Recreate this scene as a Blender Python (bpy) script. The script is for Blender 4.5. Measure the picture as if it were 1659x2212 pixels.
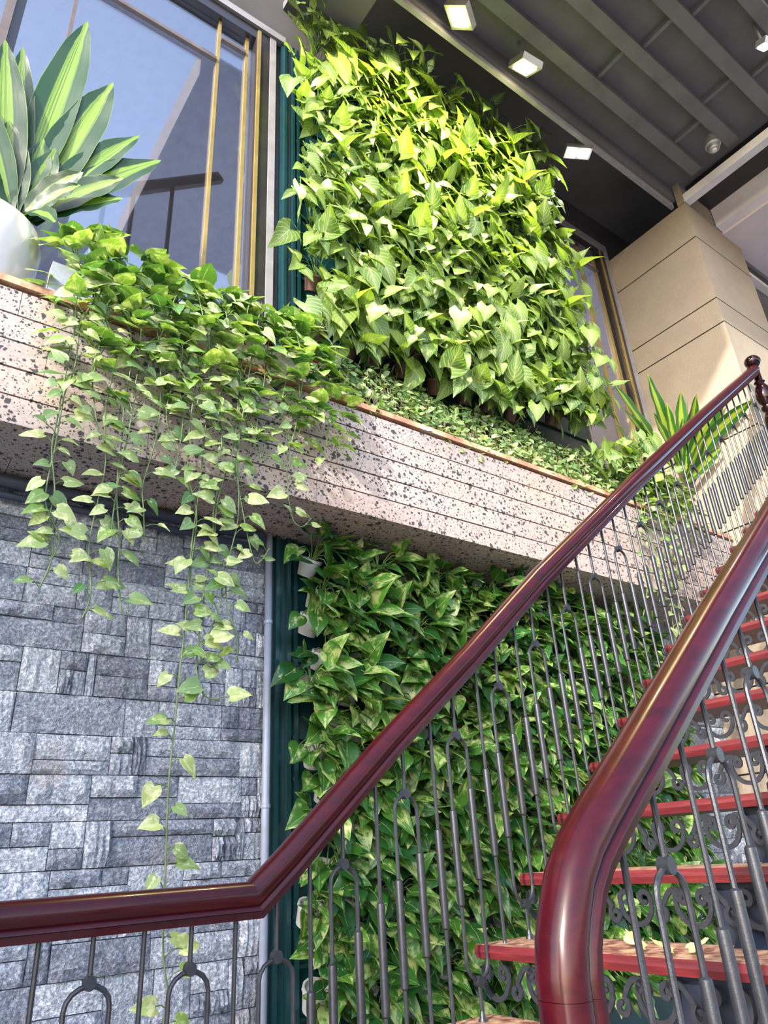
import bpy, bmesh, math, random
from mathutils import Vector, Matrix, Quaternion
for o in list(bpy.data.objects): bpy.data.objects.remove(o)
S = bpy.context.scene; COL = S.collection
# ------------------------------------------------------------------ camera
YAW, PITCH, ROLL, FPX = 0.65545844, 0.4482428, -0.06244626, 1550.94
FW = Vector((math.sin(YAW)*math.cos(PITCH), math.cos(YAW)*math.cos(PITCH), math.sin(PITCH)))
_r = FW.cross(Vector((0, 0, 1))).normalized(); _u = _r.cross(FW)
RT = _r*math.cos(ROLL) + _u*math.sin(ROLL); UP = -_r*math.sin(ROLL) + _u*math.cos(ROLL)
cd = bpy.data.cameras.new('camera'); cam = bpy.data.objects.new('camera', cd); COL.objects.link(cam)
cd.sensor_fit = 'HORIZONTAL'; cd.sensor_width = 36; cd.lens = FPX/1659*36; cd.clip_start = .02
m = Matrix((RT, UP, -FW)).transposed().to_4x4(); cam.matrix_world = m; S.camera = cam
# ------------------------------------------------------------------ sky, sun, exposure
w = bpy.data.worlds.new('world'); S.world = w; w.use_nodes = True
nt = w.node_tree; bg = nt.nodes['Background']
sky = nt.nodes.new('ShaderNodeTexSky'); sky.sky_type = 'NISHITA'; sky.sun_disc = False
sky.sun_elevation = math.radians(32); sky.sun_rotation = math.radians(246); sky.air_density = 1.0; sky.dust_density = 2.0
nt.links.new(sky.outputs[0], bg.inputs[0]); bg.inputs[1].default_value = 0.55
sd = bpy.data.lights.new('sun', 'SUN'); sd.energy = 6.5; sd.color = (1, .93, .84); sd.angle = math.radians(1.2)
sun = bpy.data.objects.new('sun', sd); COL.objects.link(sun)
SUND = Vector((1.0, .45, -.50)).normalized()
sun.rotation_mode = 'QUATERNION'; sun.rotation_quaternion = SUND.to_track_quat('-Z', 'Y'); sun.location = (-12, -5.4, 6)
S.view_settings.view_transform = 'Standard'; S.view_settings.look = 'None'
S.view_settings.exposure = 0.42; S.view_settings.gamma = 1.0; S.view_settings.use_curve_mapping = False
S.cycles.max_bounces = 8; S.cycles.transparent_max_bounces = 12

# ------------------------------------------------------------------ helpers
def ray(x, y): return FW*FPX + RT*(x-829.5) - UP*(y-1106)
def atY(x, y, Y): d = ray(x, y); return d*(Y/d.y)
def atX(x, y, X): d = ray(x, y); return d*(X/d.x)
def atZ(x, y, Z): d = ray(x, y); return d*(Z/d.z)
ORD = ['zeroth', 'first', 'second', 'third', 'fourth', 'fifth', 'sixth', 'seventh', 'eighth', 'ninth', 'tenth', 'eleventh',
       'twelfth', 'thirteenth', 'fourteenth', 'fifteenth', 'sixteenth', 'seventeenth', 'eighteenth']

def tag(o, label=None, cat=None, group=None, kind=None):
    if label: o['label'] = label
    if cat: o['category'] = cat
    if group: o['group'] = group
    if kind: o['kind'] = kind
    return o
def empty(name, loc=(0, 0, 0), parent=None):
    o = bpy.data.objects.new(name, None); o.location = loc; o.empty_display_size = .05; COL.objects.link(o)
    if parent: o.parent = parent
    return o
def new(name, me, parent=None, loc=None, mw=None):
    o = bpy.data.objects.new(name, me); COL.objects.link(o)
    if parent: o.parent = parent
    if mw is not None: o.matrix_basis = mw
    elif loc is not None: o.location = loc
    return o

class MB:
    def __init__(s): s.v = []; s.f = []; s.uv = None
    def box(s, a, b):
        x0, y0, z0 = [min(p, q) for p, q in zip(a, b)]; x1, y1, z1 = [max(p, q) for p, q in zip(a, b)]
        n = len(s.v)
        s.v += [(x0, y0, z0), (x1, y0, z0), (x1, y1, z0), (x0, y1, z0), (x0, y0, z1), (x1, y0, z1), (x1, y1, z1), (x0, y1, z1)]
        s.f += [tuple(n+i for i in q) for q in ((3, 2, 1, 0), (4, 5, 6, 7), (0, 1, 5, 4), (1, 2, 6, 5), (2, 3, 7, 6), (3, 0, 4, 7))]
        return s
    def sweep(s, pts, prof, up=Vector((0, 0, 1)), caps=True, scales=None, mitre=True):
        """sweep a closed profile [(a,b)] along pts; a = sideways, b = up"""
        pts = [Vector(p) for p in pts]; N = len(pts); n0 = len(s.v); P = len(prof)
        for i, p in enumerate(pts):
            d0 = (p-pts[i-1]).normalized() if i else None
            d1 = (pts[i+1]-p).normalized() if i < N-1 else None
            t = ((d0 or d1)+(d1 or d0)).normalized()
            k = 1/max(.5, t.dot(d0 or d1)) if mitre else 1
            sd = t.cross(up)
            sd = sd.normalized() if sd.length > 1e-4 else Vector((1, 0, 0))
            u = sd.cross(t).normalized(); sc = scales[i] if scales else 1
            for a, b in prof: s.v.append(tuple(p + sd*a*sc + u*b*k*sc))
        for i in range(N-1):
            for j in range(P):
                a = n0+i*P+j; b = n0+i*P+(j+1) % P
                s.f.append((a, b, b+P, a+P))
        if caps:
            s.f.append(tuple(n0+j for j in range(P-1, -1, -1))); s.f.append(tuple(n0+(N-1)*P+j for j in range(P)))
        return s
    def tube(s, pts, r, n=8, rs=None, up=None, caps=True):
        pts = [Vector(p) for p in pts]
        if up is None:
            d = (pts[-1]-pts[0]).normalized() if (pts[-1]-pts[0]).length > 1e-6 else Vector((1, 0, 0))
            up = Vector((0, 1, 0)) if abs(d.y) < .8 else Vector((0, 0, 1))
        return s.sweep(pts, [(r*math.cos(2*math.pi*k/n), r*math.sin(2*math.pi*k/n)) for k in range(n)], up, caps, rs, False)
    def lathe(s, prof, c=(0, 0, 0), n=16):
        n0 = len(s.v)
        for r, z in prof:
            for k in range(n):
                a = 2*math.pi*k/n; s.v.append((c[0]+r*math.cos(a), c[1]+r*math.sin(a), c[2]+z))
        for i in range(len(prof)-1):
            for k in range(n):
                a = n0+i*n+k; b = n0+i*n+(k+1) % n; s.f.append((a, b, b+n, a+n))
        s.f.append(tuple(n0+k for k in range(n-1, -1, -1))); s.f.append(tuple(n0+(len(prof)-1)*n+k for k in range(n)))
        return s
    def mesh(s, name, mat, smooth=False, auto=None):
        me = bpy.data.meshes.new(name); me.from_pydata(s.v, [], s.f)
        if s.uv:
            l = me.uv_layers.new(name='uv'); 
            for lp in me.loops: l.data[lp.index].uv = s.uv[lp.vertex_index]
        if mat: me.materials.append(mat)
        me.validate()
        if smooth:
            me.polygons.foreach_set('use_smooth', [True]*len(me.polygons))
            if auto:
                try: me.set_sharp_from_angle(angle=math.radians(auto))
                except Exception: pass
        me.update(); return me
    def obj(s, name, mat, parent=None, smooth=False, auto=None, loc=None):
        return new(name, s.mesh(name, mat, smooth, auto), parent, loc)

# ------------------------------------------------------------------ materials
class N:
    def __init__(s, name):
        s.m = bpy.data.materials.new(name); s.m.use_nodes = True; s.t = s.m.node_tree
        s.b = s.t.nodes['Principled BSDF']; s.out = s.t.nodes['Material Output']
    def n(s, typ, **kw):
        x = s.t.nodes.new('ShaderNode'+typ)
        for k, v in kw.items():
            if k in x.inputs: x.inputs[k].default_value = v
            else: setattr(x, k, v)
        return x
    def l(s, a, b): s.t.links.new(a, b)
    def ramp(s, fac, stops, interp='LINEAR'):
        r = s.n('ValToRGB'); e = r.color_ramp.elements; r.color_ramp.interpolation = interp
        while len(e) < len(stops): e.new(.5)
        for q, (p, c) in zip(e, stops): q.position = p; q.color = (*c, 1) if len(c) == 3 else c
        s.l(fac, r.inputs[0]); return r.outputs[0]
    def mix(s, fac, a, b, typ='MIX'):
        x = s.n('MixRGB', blend_type=typ)
        for i, q in ((0, fac), (1, a), (2, b)):
            if isinstance(q, (int, float)): x.inputs[i].default_value = q
            elif isinstance(q, tuple): x.inputs[i].default_value = (*q, 1)
            else: s.l(q, x.inputs[i])
        return x.outputs[0]
    def math(s, op, a, b=0, c=None):
        x = s.n('Math', operation=op)
        for i, q in enumerate((a, b) if c is None else (a, b, c)):
            if isinstance(q, (int, float)): x.inputs[i].default_value = q
            else: s.l(q, x.inputs[i])
        return x.outputs[0]
    def bump(s, h, strength=.3, dist=.01):
        b = s.n('Bump', Strength=strength, Distance=dist); s.l(h, b.inputs['Height']); s.l(b.outputs[0], s.b.inputs['Normal'])
    def pos(s, sc=(1, 1, 1)):
        g = s.n('NewGeometry'); mp = s.n('Mapping'); mp.inputs['Scale'].default_value = sc; s.l(g.outputs['Position'], mp.inputs[0]); return mp.outputs[0]
    def noise(s, scale, vec=None, detail=4, rough=.6):
        x = s.n('TexNoise', Scale=scale, Detail=detail, Roughness=rough)
        if vec is not None: s.l(vec, x.inputs['Vector'])
        return x.outputs['Fac']

def plain(name, c, rough=.5, metal=0, coat=0, var=.12, vs=14, bump=0):
    a = N(name); p = a.pos(); f = a.noise(vs, p)
    lo = tuple(max(0, x*(1-var)) for x in c); hi = tuple(min(1, x*(1+var)) for x in c)
    a.l(a.ramp(f, [(.3, lo), (.7, hi)]), a.b.inputs['Base Color'])
    a.b.inputs['Roughness'].default_value = rough; a.b.inputs['Metallic'].default_value = metal; a.b.inputs['Coat Weight'].default_value = coat
    a.b.inputs['Coat Roughness'].default_value = .08
    if bump: a.bump(a.noise(vs*5, p), bump, .004)
    return a.m

def m_stone():
    a = N('split_face_stone'); p = a.pos(); oi = a.n('ObjectInfo').outputs['Random']
    base = a.ramp(oi, [(0, (.19, .215, .275)), (.3, (.29, .32, .395)), (.6, (.37, .41, .49)), (.85, (.46, .50, .58)), (1, (.55, .59, .67))])
    n1 = a.noise(9, p, 5, .7); n2 = a.noise(90, p, 4, .75)
    c = a.mix(1, base, a.ramp(n1, [(.25, (.62, .64, .68)), (.55, (1, 1, 1)), (.75, (1.35, 1.3, 1.25))]), 'MULTIPLY')
    c = a.mix(1, c, a.ramp(n2, [(.35, (.5, .52, .58)), (.5, (1, 1, 1)), (.64, (1.9, 1.9, 1.9))]), 'MULTIPLY')
    rust = a.ramp(a.noise(2.6, p, 3), [(.60, (0, 0, 0)), (.72, (1, 1, 1))])
    c = a.mix(a.math('MULTIPLY', rust, .35), c, (.42, .33, .29))
    a.l(c, a.b.inputs['Base Color']); a.b.inputs['Roughness'].default_value = .75
    n3 = a.noise(32, p, 5, .7)
    a.bump(a.math('ADD', a.math('ADD', n2, a.math('MULTIPLY', n3, 2.2)), a.math('MULTIPLY', n1, 2.5)), .9, .014); return a.m
def m_facing():
    a = N('pitted_travertine'); p = a.pos(); oi = a.n('ObjectInfo').outputs['Random']
    base = a.ramp(oi, [(0, (.34, .275, .255)), (.5, (.38, .315, .295)), (1, (.36, .32, .305))])
    n1 = a.noise(2.2, p, 4); n2 = a.noise(60, p, 4, .7)
    c = a.mix(a.math('MULTIPLY', a.ramp(n1, [(.45, (0, 0, 0)), (.7, (1, 1, 1))]), .45), base, (.44, .315, .24))
    c = a.mix(1, c, a.ramp(n2, [(.3, (.8, .8, .82)), (.6, (1.1, 1.1, 1.1))]), 'MULTIPLY')
    pits = []
    for sc, th, dn in ((30, .36, 3.0), (60, .46, 5.0), (125, .42, 7.0)):
        q = a.n('VectorMath', operation='ADD'); nz = a.n('TexNoise', Scale=sc*1.5, Detail=2)
        a.l(p, nz.inputs['Vector']); sv = a.n('VectorMath', operation='SCALE'); sv.inputs['Scale'].default_value = .6/sc
        a.l(nz.outputs['Color'], sv.inputs[0]); a.l(p, q.inputs[0]); a.l(sv.outputs[0], q.inputs[1])
        v = a.n('TexVoronoi', Scale=sc); a.l(q.outputs[0], v.inputs['Vector'])
        wv = a.n('TexWhiteNoise'); a.l(v.outputs['Position'], wv.inputs['Vector'])
        rad = a.math('MULTIPLY', a.math('POWER', wv.outputs['Value'], 2.6 if sc < 40 else 1.7), th)
        rad = a.math('MULTIPLY', rad, a.math('ADD', .6, a.noise(dn, p, 2)))
        pits.append(a.math('LESS_THAN', v.outputs['Distance'], rad))
    pit = a.math('MAXIMUM', a.math('MAXIMUM', pits[0], pits[1]), pits[2])
    c = a.mix(pit, c, (.045, .04, .045))
    a.l(c, a.b.inputs['Base Color']); a.b.inputs['Roughness'].default_value = .8
    a.bump(a.math('SUBTRACT', a.math('MULTIPLY', n2, .3), pit), .6, .006); return a.m
def m_coping():
    a = N('rusty_coping_stone'); p = a.pos((1, 1, 1)); n1 = a.noise(5, p, 5, .7); n2 = a.noise(70, p, 3)
    c = a.ramp(n1, [(.3, (.22, .11, .08)), (.45, (.40, .20, .12)), (.56, (.58, .33, .20)), (.72, (.55, .45, .38))])
    c = a.mix(1, c, a.ramp(n2, [(.3, (.75, .75, .75)), (.7, (1.2, 1.2, 1.2))]), 'MULTIPLY')
    a.l(c, a.b.inputs['Base Color']); a.b.inputs['Roughness'].default_value = .7; a.bump(n2, .4, .004); return a.m
def m_plaster(name, c1, c2):
    a = N(name); p = a.pos(); n1 = a.noise(1.6, p, 5, .65); n2 = a.noise(130, p, 4, .8)
    c = a.ramp(n1, [(.3, c1), (.7, c2)])
    c = a.mix(1, c, a.ramp(n2, [(.3, (.82, .82, .82)), (.7, (1.15, 1.15, 1.15))]), 'MULTIPLY')
    a.l(c, a.b.inputs['Base Color']); a.b.inputs['Roughness'].default_value = .9; a.bump(n2, .35, .003); return a.m
def m_wood(name, c0, c1, c2, rough=.22, coat=.8):
    a = N(name); p = a.pos((1, 1, 1)); wv = a.n('TexNoise', Scale=22, Detail=5, Distortion=1.2)
    mp = a.n('Mapping'); mp.inputs['Rotation'].default_value = (0, .66, 0); mp.inputs['Scale'].default_value = (.12, 1, 1)
    a.l(p, mp.inputs[0]); a.l(mp.outputs[0], wv.inputs['Vector'])
    a.l(a.ramp(wv.outputs['Fac'], [(.3, c0), (.5, c1), (.72, c2)]), a.b.inputs['Base Color'])
    a.b.inputs['Roughness'].default_value = rough; a.b.inputs['Coat Weight'].default_value = coat; a.b.inputs['Coat Roughness'].default_value = .06; a.b.inputs['Specular IOR Level'].default_value = .22; a.b.inputs['Coat IOR'].default_value = 1.3
    a.bump(wv.outputs['Fac'], .08, .002); return a.m
def m_tread():
    a = N('worn_red_wood'); g = a.pos((30, 3, 30)); f = a.noise(1.5, g, 6, .7); d = a.noise(26, a.pos(), 4, .7)
    c = a.ramp(f, [(.3, (.05, .004, .007)), (.5, (.085, .007, .011)), (.7, (.14, .018, .018))])
    gn = a.n('NewGeometry'); sx = a.n('SeparateXYZ'); a.l(gn.outputs['Normal'], sx.inputs[0])
    top = a.math('MULTIPLY', a.math('GREATER_THAN', sx.outputs['Z'], .7), a.ramp(d, [(.38, (.15, .15, .15)), (.60, (.95, .95, .95))]))
    c = a.mix(top, c, a.mix(d, (.26, .10, .08), (.55, .40, .26)))
    a.l(c, a.b.inputs['Base Color']); a.b.inputs['Roughness'].default_value = .45; a.bump(d, .2, .002); return a.m

def leafmat(name, lo, hi, pale, mode, gloss=.35, trans=.35):
    """uv.x: 0..1 across, uv.y: 0..1 from stalk to tip"""
    a = N(name); uv = a.n('UVMap', uv_map='uv').outputs[0]; sx = a.n('SeparateXYZ'); a.l(uv, sx.inputs[0])
    u = a.math('ABSOLUTE', a.math('SUBTRACT', sx.outputs['X'], .5)); v = sx.outputs['Y']
    rnd = a.n('ObjectInfo').outputs['Random']
    c = a.mix(rnd, lo, hi)
    off = a.n('VectorMath', operation='ADD'); a.l(uv, off.inputs[0])
    cb = a.n('CombineXYZ'); a.l(a.math('MULTIPLY', rnd, 37.0), cb.inputs[0]); a.l(cb.outputs[0], off.inputs[1])
    nz = a.noise(2.6, off.outputs[0], 4, .65)
    if mode == 'pothos':
        var = a.ramp(a.math('ADD', nz, a.math('MULTIPLY', rnd, .16)), [(.60, (0, 0, 0)), (.71, (1, 1, 1))])
        c = a.mix(a.math('MULTIPLY', var, .75), c, pale)
        mid = a.math('LESS_THAN', u, .012); c = a.mix(a.math('MULTIPLY', mid, .5), c, pale)
    elif mode == 'arrow':
        mid = a.math('LESS_THAN', u, .022)
        s1 = a.math('FRACT', a.math('MULTIPLY', a.math('SUBTRACT', v, a.math('MULTIPLY', u, .85)), 7.0))
        vein = a.math('LESS_THAN', a.math('ABSOLUTE', a.math('SUBTRACT', s1, .5)), .09)
        vm = a.math('MAXIMUM', mid, a.math('MULTIPLY', vein, .75))
        cen = a.math('MULTIPLY', a.ramp(u, [(.05, (1, 1, 1)), (.33, (0, 0, 0))]), a.math('ADD', nz, -.1))
        c = a.mix(a.math('MAXIMUM', a.math('MULTIPLY', vm, .85), a.math('MULTIPLY', cen, .7)), c, pale)
    elif mode == 'stripe':
        st = a.ramp(u, [(0, (1, 1, 1)), (.16, (.85, .85, .85)), (.20, (0, 0, 0)), (.485, (0, 0, 0)), (.495, (1, 1, 1))])
        sn = a.n('TexNoise', Scale=1); mp = a.n('Mapping'); mp.inputs['Scale'].default_value = (60, .7, 1)
        a.l(off.outputs[0], mp.inputs[0]); a.l(mp.outputs[0], sn.inputs['Vector'])
        c = a.mix(a.math('MULTIPLY', st, a.ramp(sn.outputs['Fac'], [(.35, (.25, .25, .25)), (.55, (1, 1, 1))])), c, pale)
    a.l(c, a.b.inputs['Base Color']); a.b.inputs['Roughness'].default_value = gloss; a.b.inputs['Specular IOR Level'].default_value = .5
    tr = a.n('BsdfTranslucent'); a.l(a.mix(1, c, (1.15, 1.25, .45), 'MULTIPLY'), tr.inputs[0])
    mx = a.n('MixShader'); mx.inputs[0].default_value = trans
    a.l(a.b.outputs[0], mx.inputs[1]); a.l(tr.outputs[0], mx.inputs[2]); a.l(mx.outputs[0], a.out.inputs[0])
    a.bump(nz, .15, .01); return a.m

def emis(name, c, st):
    a = N(name); a.b.inputs['Base Color'].default_value = (*c, 1); a.b.inputs['Emission Color'].default_value = (*c, 1); a.b.inputs['Emission Strength'].default_value = st; return a.m
def glass(name, tint, refl):
    a = N(name); tr = a.n('BsdfTransparent'); tr.inputs[0].default_value = (*tint, 1); gl = a.n('BsdfGlossy', Roughness=.03)
    gl.inputs[0].default_value = (.86, .80, .74, 1); mx = a.n('MixShader'); fr = a.n('LayerWeight', Blend=.35)
    a.l(a.math('ADD', refl, a.math('MULTIPLY', fr.outputs['Fresnel'], .35)), mx.inputs[0])
    a.l(tr.outputs[0], mx.inputs[1]); a.l(gl.outputs[0], mx.inputs[2]); a.l(mx.outputs[0], a.out.inputs[0]); return a.m

M = dict(
    stone=m_stone(), facing=m_facing(), coping=m_coping(), mortar=plain('mortar', (.05, .055, .07), .9),
    joint=plain('dark_joint', (.012, .011, .012), .9),
    plaster=m_plaster('sand_plaster', (.255, .215, .175), (.34, .28, .215)), groove=plain('groove_shadow', (.02, .016, .014), .9),
    frame=plain('dark_bronze_frame', (.035, .03, .034), .35, .3, .2), gold=plain('brass_trim', (.38, .28, .10), .4, .5),
    brown=plain('brown_glazing_bar', (.14, .11, .10), .4, .3),
    paint=plain('pale_painted_trim', (.26, .25, .27), .6), teal=plain('teal_growing_board', (.003, .035, .046), .35, 0, .2, .35, 5),
    tealframe=plain('teal_rail', (.004, .034, .042), .35, 0, .2), pipe=plain('grey_blue_pipe', (.27, .31, .42), .35, 0, .2, .1),
    dpipe=plain('dark_blue_pipe', (.05, .06, .10), .4), ceil=plain('ceiling_paint', (.125, .12, .125), .8, 0, 0, .2, 2),
    joist=plain('joist_paint', (.15, .145, .15), .75, 0, 0, .2, 3), white=plain('white_paint', (.72, .69, .72), .6, 0, 0, .1, 4),
    pink=plain('pale_pink_panel', (.66, .60, .64), .6, 0, 0, .05, 3), wood=m_wood('mahogany', (.020, .001, .003), (.027, .0012, .0036), (.036, .0018, .0045), .26, .45),
    dwood=m_wood('dark_turned_wood', (.005, .001, .002), (.009, .0015, .003), (.016, .003, .004), .12, .6), tread=m_tread(),
    iron=plain('painted_iron', (.022, .024, .032), .38, .3, .1, .25, 60, .15), navy=plain('navy_steel', (.012, .017, .035), .45, .2, 0, .3, 3),
    pot=plain('white_plastic_pot', (.42, .43, .44), .4), bpot=plain('glossy_white_pot', (.58, .55, .54), .22, 0, .5, .05, 3),
    brownpot=plain('brown_plastic_pot', (.10, .05, .035), .5), speck=m_plaster('speckled_grey_trough', (.26, .29, .34), (.38, .40, .45)),
    beige=m_plaster('beige_trough', (.58, .54, .47), (.68, .63, .55)), redrim=plain('red_rim', (.25, .01, .02), .4),
    soil=plain('dark_soil', (.022, .017, .013), .95, 0, 0, .5, 60, .5), twig=plain('dry_twig', (.20, .155, .10), .8, 0, 0, .4, 40),
    stem=plain('green_stalk', (.16, .27, .07), .5, 0, 0, .3, 20), vine=plain('vine_stalk', (.10, .16, .055), .5, 0, 0, .3, 20),
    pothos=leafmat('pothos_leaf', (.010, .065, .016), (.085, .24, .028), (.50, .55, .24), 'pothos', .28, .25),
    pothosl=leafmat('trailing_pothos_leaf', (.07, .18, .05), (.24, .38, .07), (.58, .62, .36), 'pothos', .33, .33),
    arrow=leafmat('arrowhead_leaf', (.06, .14, .04), (.24, .36, .045), (.50, .60, .30), 'arrow', .38, .38),
    drac=leafmat('striped_leaf', (.010, .040, .014), (.016, .060, .020), (.20, .33, .04), 'stripe', .42, .2),
    drac2=leafmat('bright_striped_leaf', (.02, .10, .015), (.04, .15, .02), (.42, .52, .05), 'stripe', .35, .35),
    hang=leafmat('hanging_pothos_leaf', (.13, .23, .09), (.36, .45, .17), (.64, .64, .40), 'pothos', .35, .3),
    small=leafmat('groundcover_leaf', (.03, .10, .025), (.12, .24, .06), (.42, .50, .24), 'pothos', .4, .3),
    dry=plain('dry_yellow_leaf', (.70, .50, .16), .7, 0, 0, .3, 30),
    glass=glass('window_glass', (.72, .76, .85), .20), inwall=plain('interior_wall', (.44, .45, .52), .7), infloor=plain('interior_floor', (.3, .33, .4), .5),
    lampw=emis('warm_lamp_face', (1.0, .86, .48), 60), lampc=emis('cool_lamp_face', (1.0, .95, .95), 40), steel=plain('brushed_steel', (.5, .48, .46), .3, .8),
    dark=plain('header_painted_shade', (.055, .05, .048), .85, 0, 0, .2, 3),  # shade put into the colour of the window header
    floor=plain('landing_floor', (.17, .17, .185), .5), curtain=plain('gold_curtain', (.34, .25, .12), .8, 0, 0, .3, 8),
    blocker=m_plaster('blocker_render', (.55, .52, .5), (.66, .62, .6)),  # surface of the added sun-blocking wall
)
W = 2.79          # facade and stone wall plane
YP = 2.355        # front face of the planter ledge
ZB, ZT = 1.386, 1.957   # planter ledge bottom and top

# ================================================================== SETTING
def struct(name, mb, mat, parent=None, **k):
    o = mb.obj(name, mat, parent, **k)
    if parent is None: o['kind'] = 'structure'
    return o
rnd = random.Random(7)
struct('floor', MB().box((-15, -9, -1.15), (9, 2.95, -1.0)), M['floor'])
wall = struct('wall_back', MB().box((-3, W+.005, -1.0), (5.3, W+.14, 1.99)), M['mortar'])
# split-face stones, each one a piece
stone_variants = []
for k in range(14):
    rr = random.Random(k+50); mb = MB(); nx, nz = 8, 3
    for j in range(nz+1):
        for i in range(nx+1):
            e = i in (0, nx) or j in (0, nz)
            mb.v.append((i/nx, -(0.30+.25*rr.random() if e else .5+.5*rr.random()), j/nz))
    for j in range(nz):
        for i in range(nx):
            a = j*(nx+1)+i; mb.f.append((a, a+1, a+nx+2, a+nx+1))
    n0 = len(mb.v); ring = [i for i in range(nx+1)] + [j*(nx+1)+nx for j in range(1, nz+1)] + [nz*(nx+1)+i for i in range(nx-1, -1, -1)] + [j*(nx+1) for j in range(nz-1, 0, -1)]
    for q in ring: x, y, z = mb.v[q]; mb.v.append((x, 0, z))
    L = len(ring)
    for q in range(L): mb.f.append((ring[q], n0+q, n0+(q+1) % L, ring[(q+1) % L]))
    stone_variants.append(mb.mesh('stone', M['stone'], True, 38))
def stone(x0, x1, z0, z1):
    g = .0016; dep = rnd.uniform(.016, .046)
    mw = Matrix.Translation((x0+g, W+.006, z0+g)) @ Matrix.Diagonal((x1-x0-2*g, dep, z1-z0-2*g, 1))
    new('stone', rnd.choice(stone_variants), wall, mw=mw)
def stones(xa, xb, za, zb):
    z = za
    while z < zb-.01:
        h = rnd.uniform(.125, .165); h = min(h, zb-z); 
        if zb-z-h < .05: h = zb-z
        x = xa - rnd.uniform(0, .1)
        while x < xb-.01:
            wd = rnd.choice((.20, .26, .32, .38, .13)); x1 = min(x+wd, xb)
            if xb-x1 < .05: x1 = xb
            xs = max(x, xa); k = rnd.random()
            if wd < .2 and k < .5 or k < .05: stone(xs, x1, z, z+h)
            elif k < .62:
                c = z+h*rnd.choice((.36, .5, .64)); sp = xs+(x1-xs)*rnd.uniform(.35, .65)
                stone(xs, x1, z, c)
                if rnd.random() < .4: stone(xs, sp, c, z+h); stone(sp, x1, c, z+h)
                else: stone(xs, x1, c, z+h)
            else:
                sp = xs+(x1-xs)*rnd.uniform(.55, .8); c = z+h*rnd.uniform(.4, .6)
                stone(xs, sp, c, z+h); stone(xs, sp, z, c) if rnd.random() < .6 else (stone(xs, (xs+sp)/2, z, c), stone((xs+sp)/2, sp, z, c))
                stone(sp, x1, z, z+h)
            x = x1
        z += h
stones(.1, 1.443, -.72, ZB+.005)
stones(4.16, 5.02, -.75, ZB+.005)

# planter ledge (concrete core with stone facing, soffit slabs and coping)
ledge = struct('trim_1', MB().box((-1.2, YP+.018, ZB+.018), (5.02, W+.004, ZT-.22)), M['joint'])
nc = 5; ch = (ZT-.012-ZB)/nc
for c in range(nc):
    x = -1.2 - rnd.uniform(0, .5)
    while x < 5.015:
        x1 = x + rnd.choice((.50, .62, .74)); a = max(x, -1.2)+.001; b = min(x1, 5.015)-.001
        if b-a > .03:
            MB().box((a, YP-rnd.uniform(0, .002), ZB+c*ch+.0036), (b, YP+.03, ZB+(c+1)*ch-.0036)).obj('facing_block', M['facing'], ledge)
        x = x1
for r_ in range(2):
    x = -1.2-.3*r_
    while x < 5.015:
        x1 = x+.6; a = max(x, -1.2)+.0012; b = min(x1, 5.015)-.0012
        y0 = YP+.031+r_*.2; y1 = (YP+.229 if r_ == 0 else W)
        if b-a > .03: MB().box((a, y0, ZB), (b, y1, ZB+.02)).obj('soffit_slab', M['facing'], ledge)
        x = x1
MB().box((-1.2, YP+.02, ZT-.012), (5.0, YP+.05, ZT)).obj('bed_joint', M['joint'], ledge)
x = -1.2
while x < 5.0:
    x1 = min(x+.9, 5.01)
    MB().box((x+.001, YP-.014, ZT), (x1-.001, YP+.085, ZT+.03)).obj('coping_stone', M['coping'], ledge); x = x1
MB().box((-1.2, YP+.086, ZT-.2), (5.0, W-.002, ZT-.015)).obj('planting_soil', M['soil'], ledge)

# facade above the ledge: left window, right window, header
def window(name, x0, x1, z0, z1, vbars, hbars, label_extra=''):
    f = MB().box((x1-.10, W-.03, z0), (x1, W+.05, z1+.10)).box((x0-.03, W-.03, z0), (x0+.012, W+.05, z1+.1)).box((x0, W-.03, z1), (x1-.1, W+.05, z1+.1)).box((x0, W-.03, z0), (x1-.1, W+.05, z0+.05))
    o = struct(name, f, M['frame'])
    MB().box((x0+.012, W+.02, z0+.05), (x1-.10, W+.026, z1)).obj('pane', M['glass'], o)
    for xx, ww, mm in vbars: MB().box((xx-ww/2, W+.004, z0+.05), (xx+ww/2, W+.019, z1)).obj('glazing_bar', M[mm], o)
    for xa, xb, zz in hbars: MB().box((xa, W-.008, zz-.014), (xb, W+.019, zz+.014)).obj('glazing_bar', M['brown'], o)
    return o
w1 = window('window_1', -.03, 1.385, ZT, 5.05, [(.205, .02, 'brown'), (1.042, .02, 'gold'), (1.238, .022, 'gold')], [(.205, 1.028, 4.63), (1.056, 1.225, 4.87)])
MB().box((1.295, W-.042, ZT), (1.318, W-.031, 5.13)).obj('brass_strip', M['gold'], w1)
MB().box((-.10, W-.05, ZT), (-.06, W-.0, 5.15)).obj('brass_strip', M['brown'], w1)
MB().box((-1.5, W+.02, ZT), (-.11, W+.026, 5.05)).obj('pane', M['glass'], w1)
MB().box((-1.5, W-.03, 5.05), (-.04, W+.05, 5.15)).obj('window_head', M['frame'], w1)
w2 = window('window_2', 4.14, 4.985, ZT, 5.05, [(4.62, .04, 'gold'), (4.84, .035, 'gold')], [(4.14, 4.605, 4.75), (4.635, 4.855, 4.86)])
MB().box((4.905, W-.042, ZT), (4.925, W-.031, 5.13)).obj('brass_strip', M['gold'], w2)
struct('wall_header', MB().box((-1.5, W-.005, 5.155), (9, W+.14, 5.8)), M['dark'])  # header coloured dark in place of the shade that falls on it
struct('trim_2', MB().box((-1.5, W-.05, 5.155), (1.50, W-.006, 5.22)).box((1.39, W-.035, ZT-.01), (1.435, W-.006, 5.155)), M['paint'])
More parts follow.
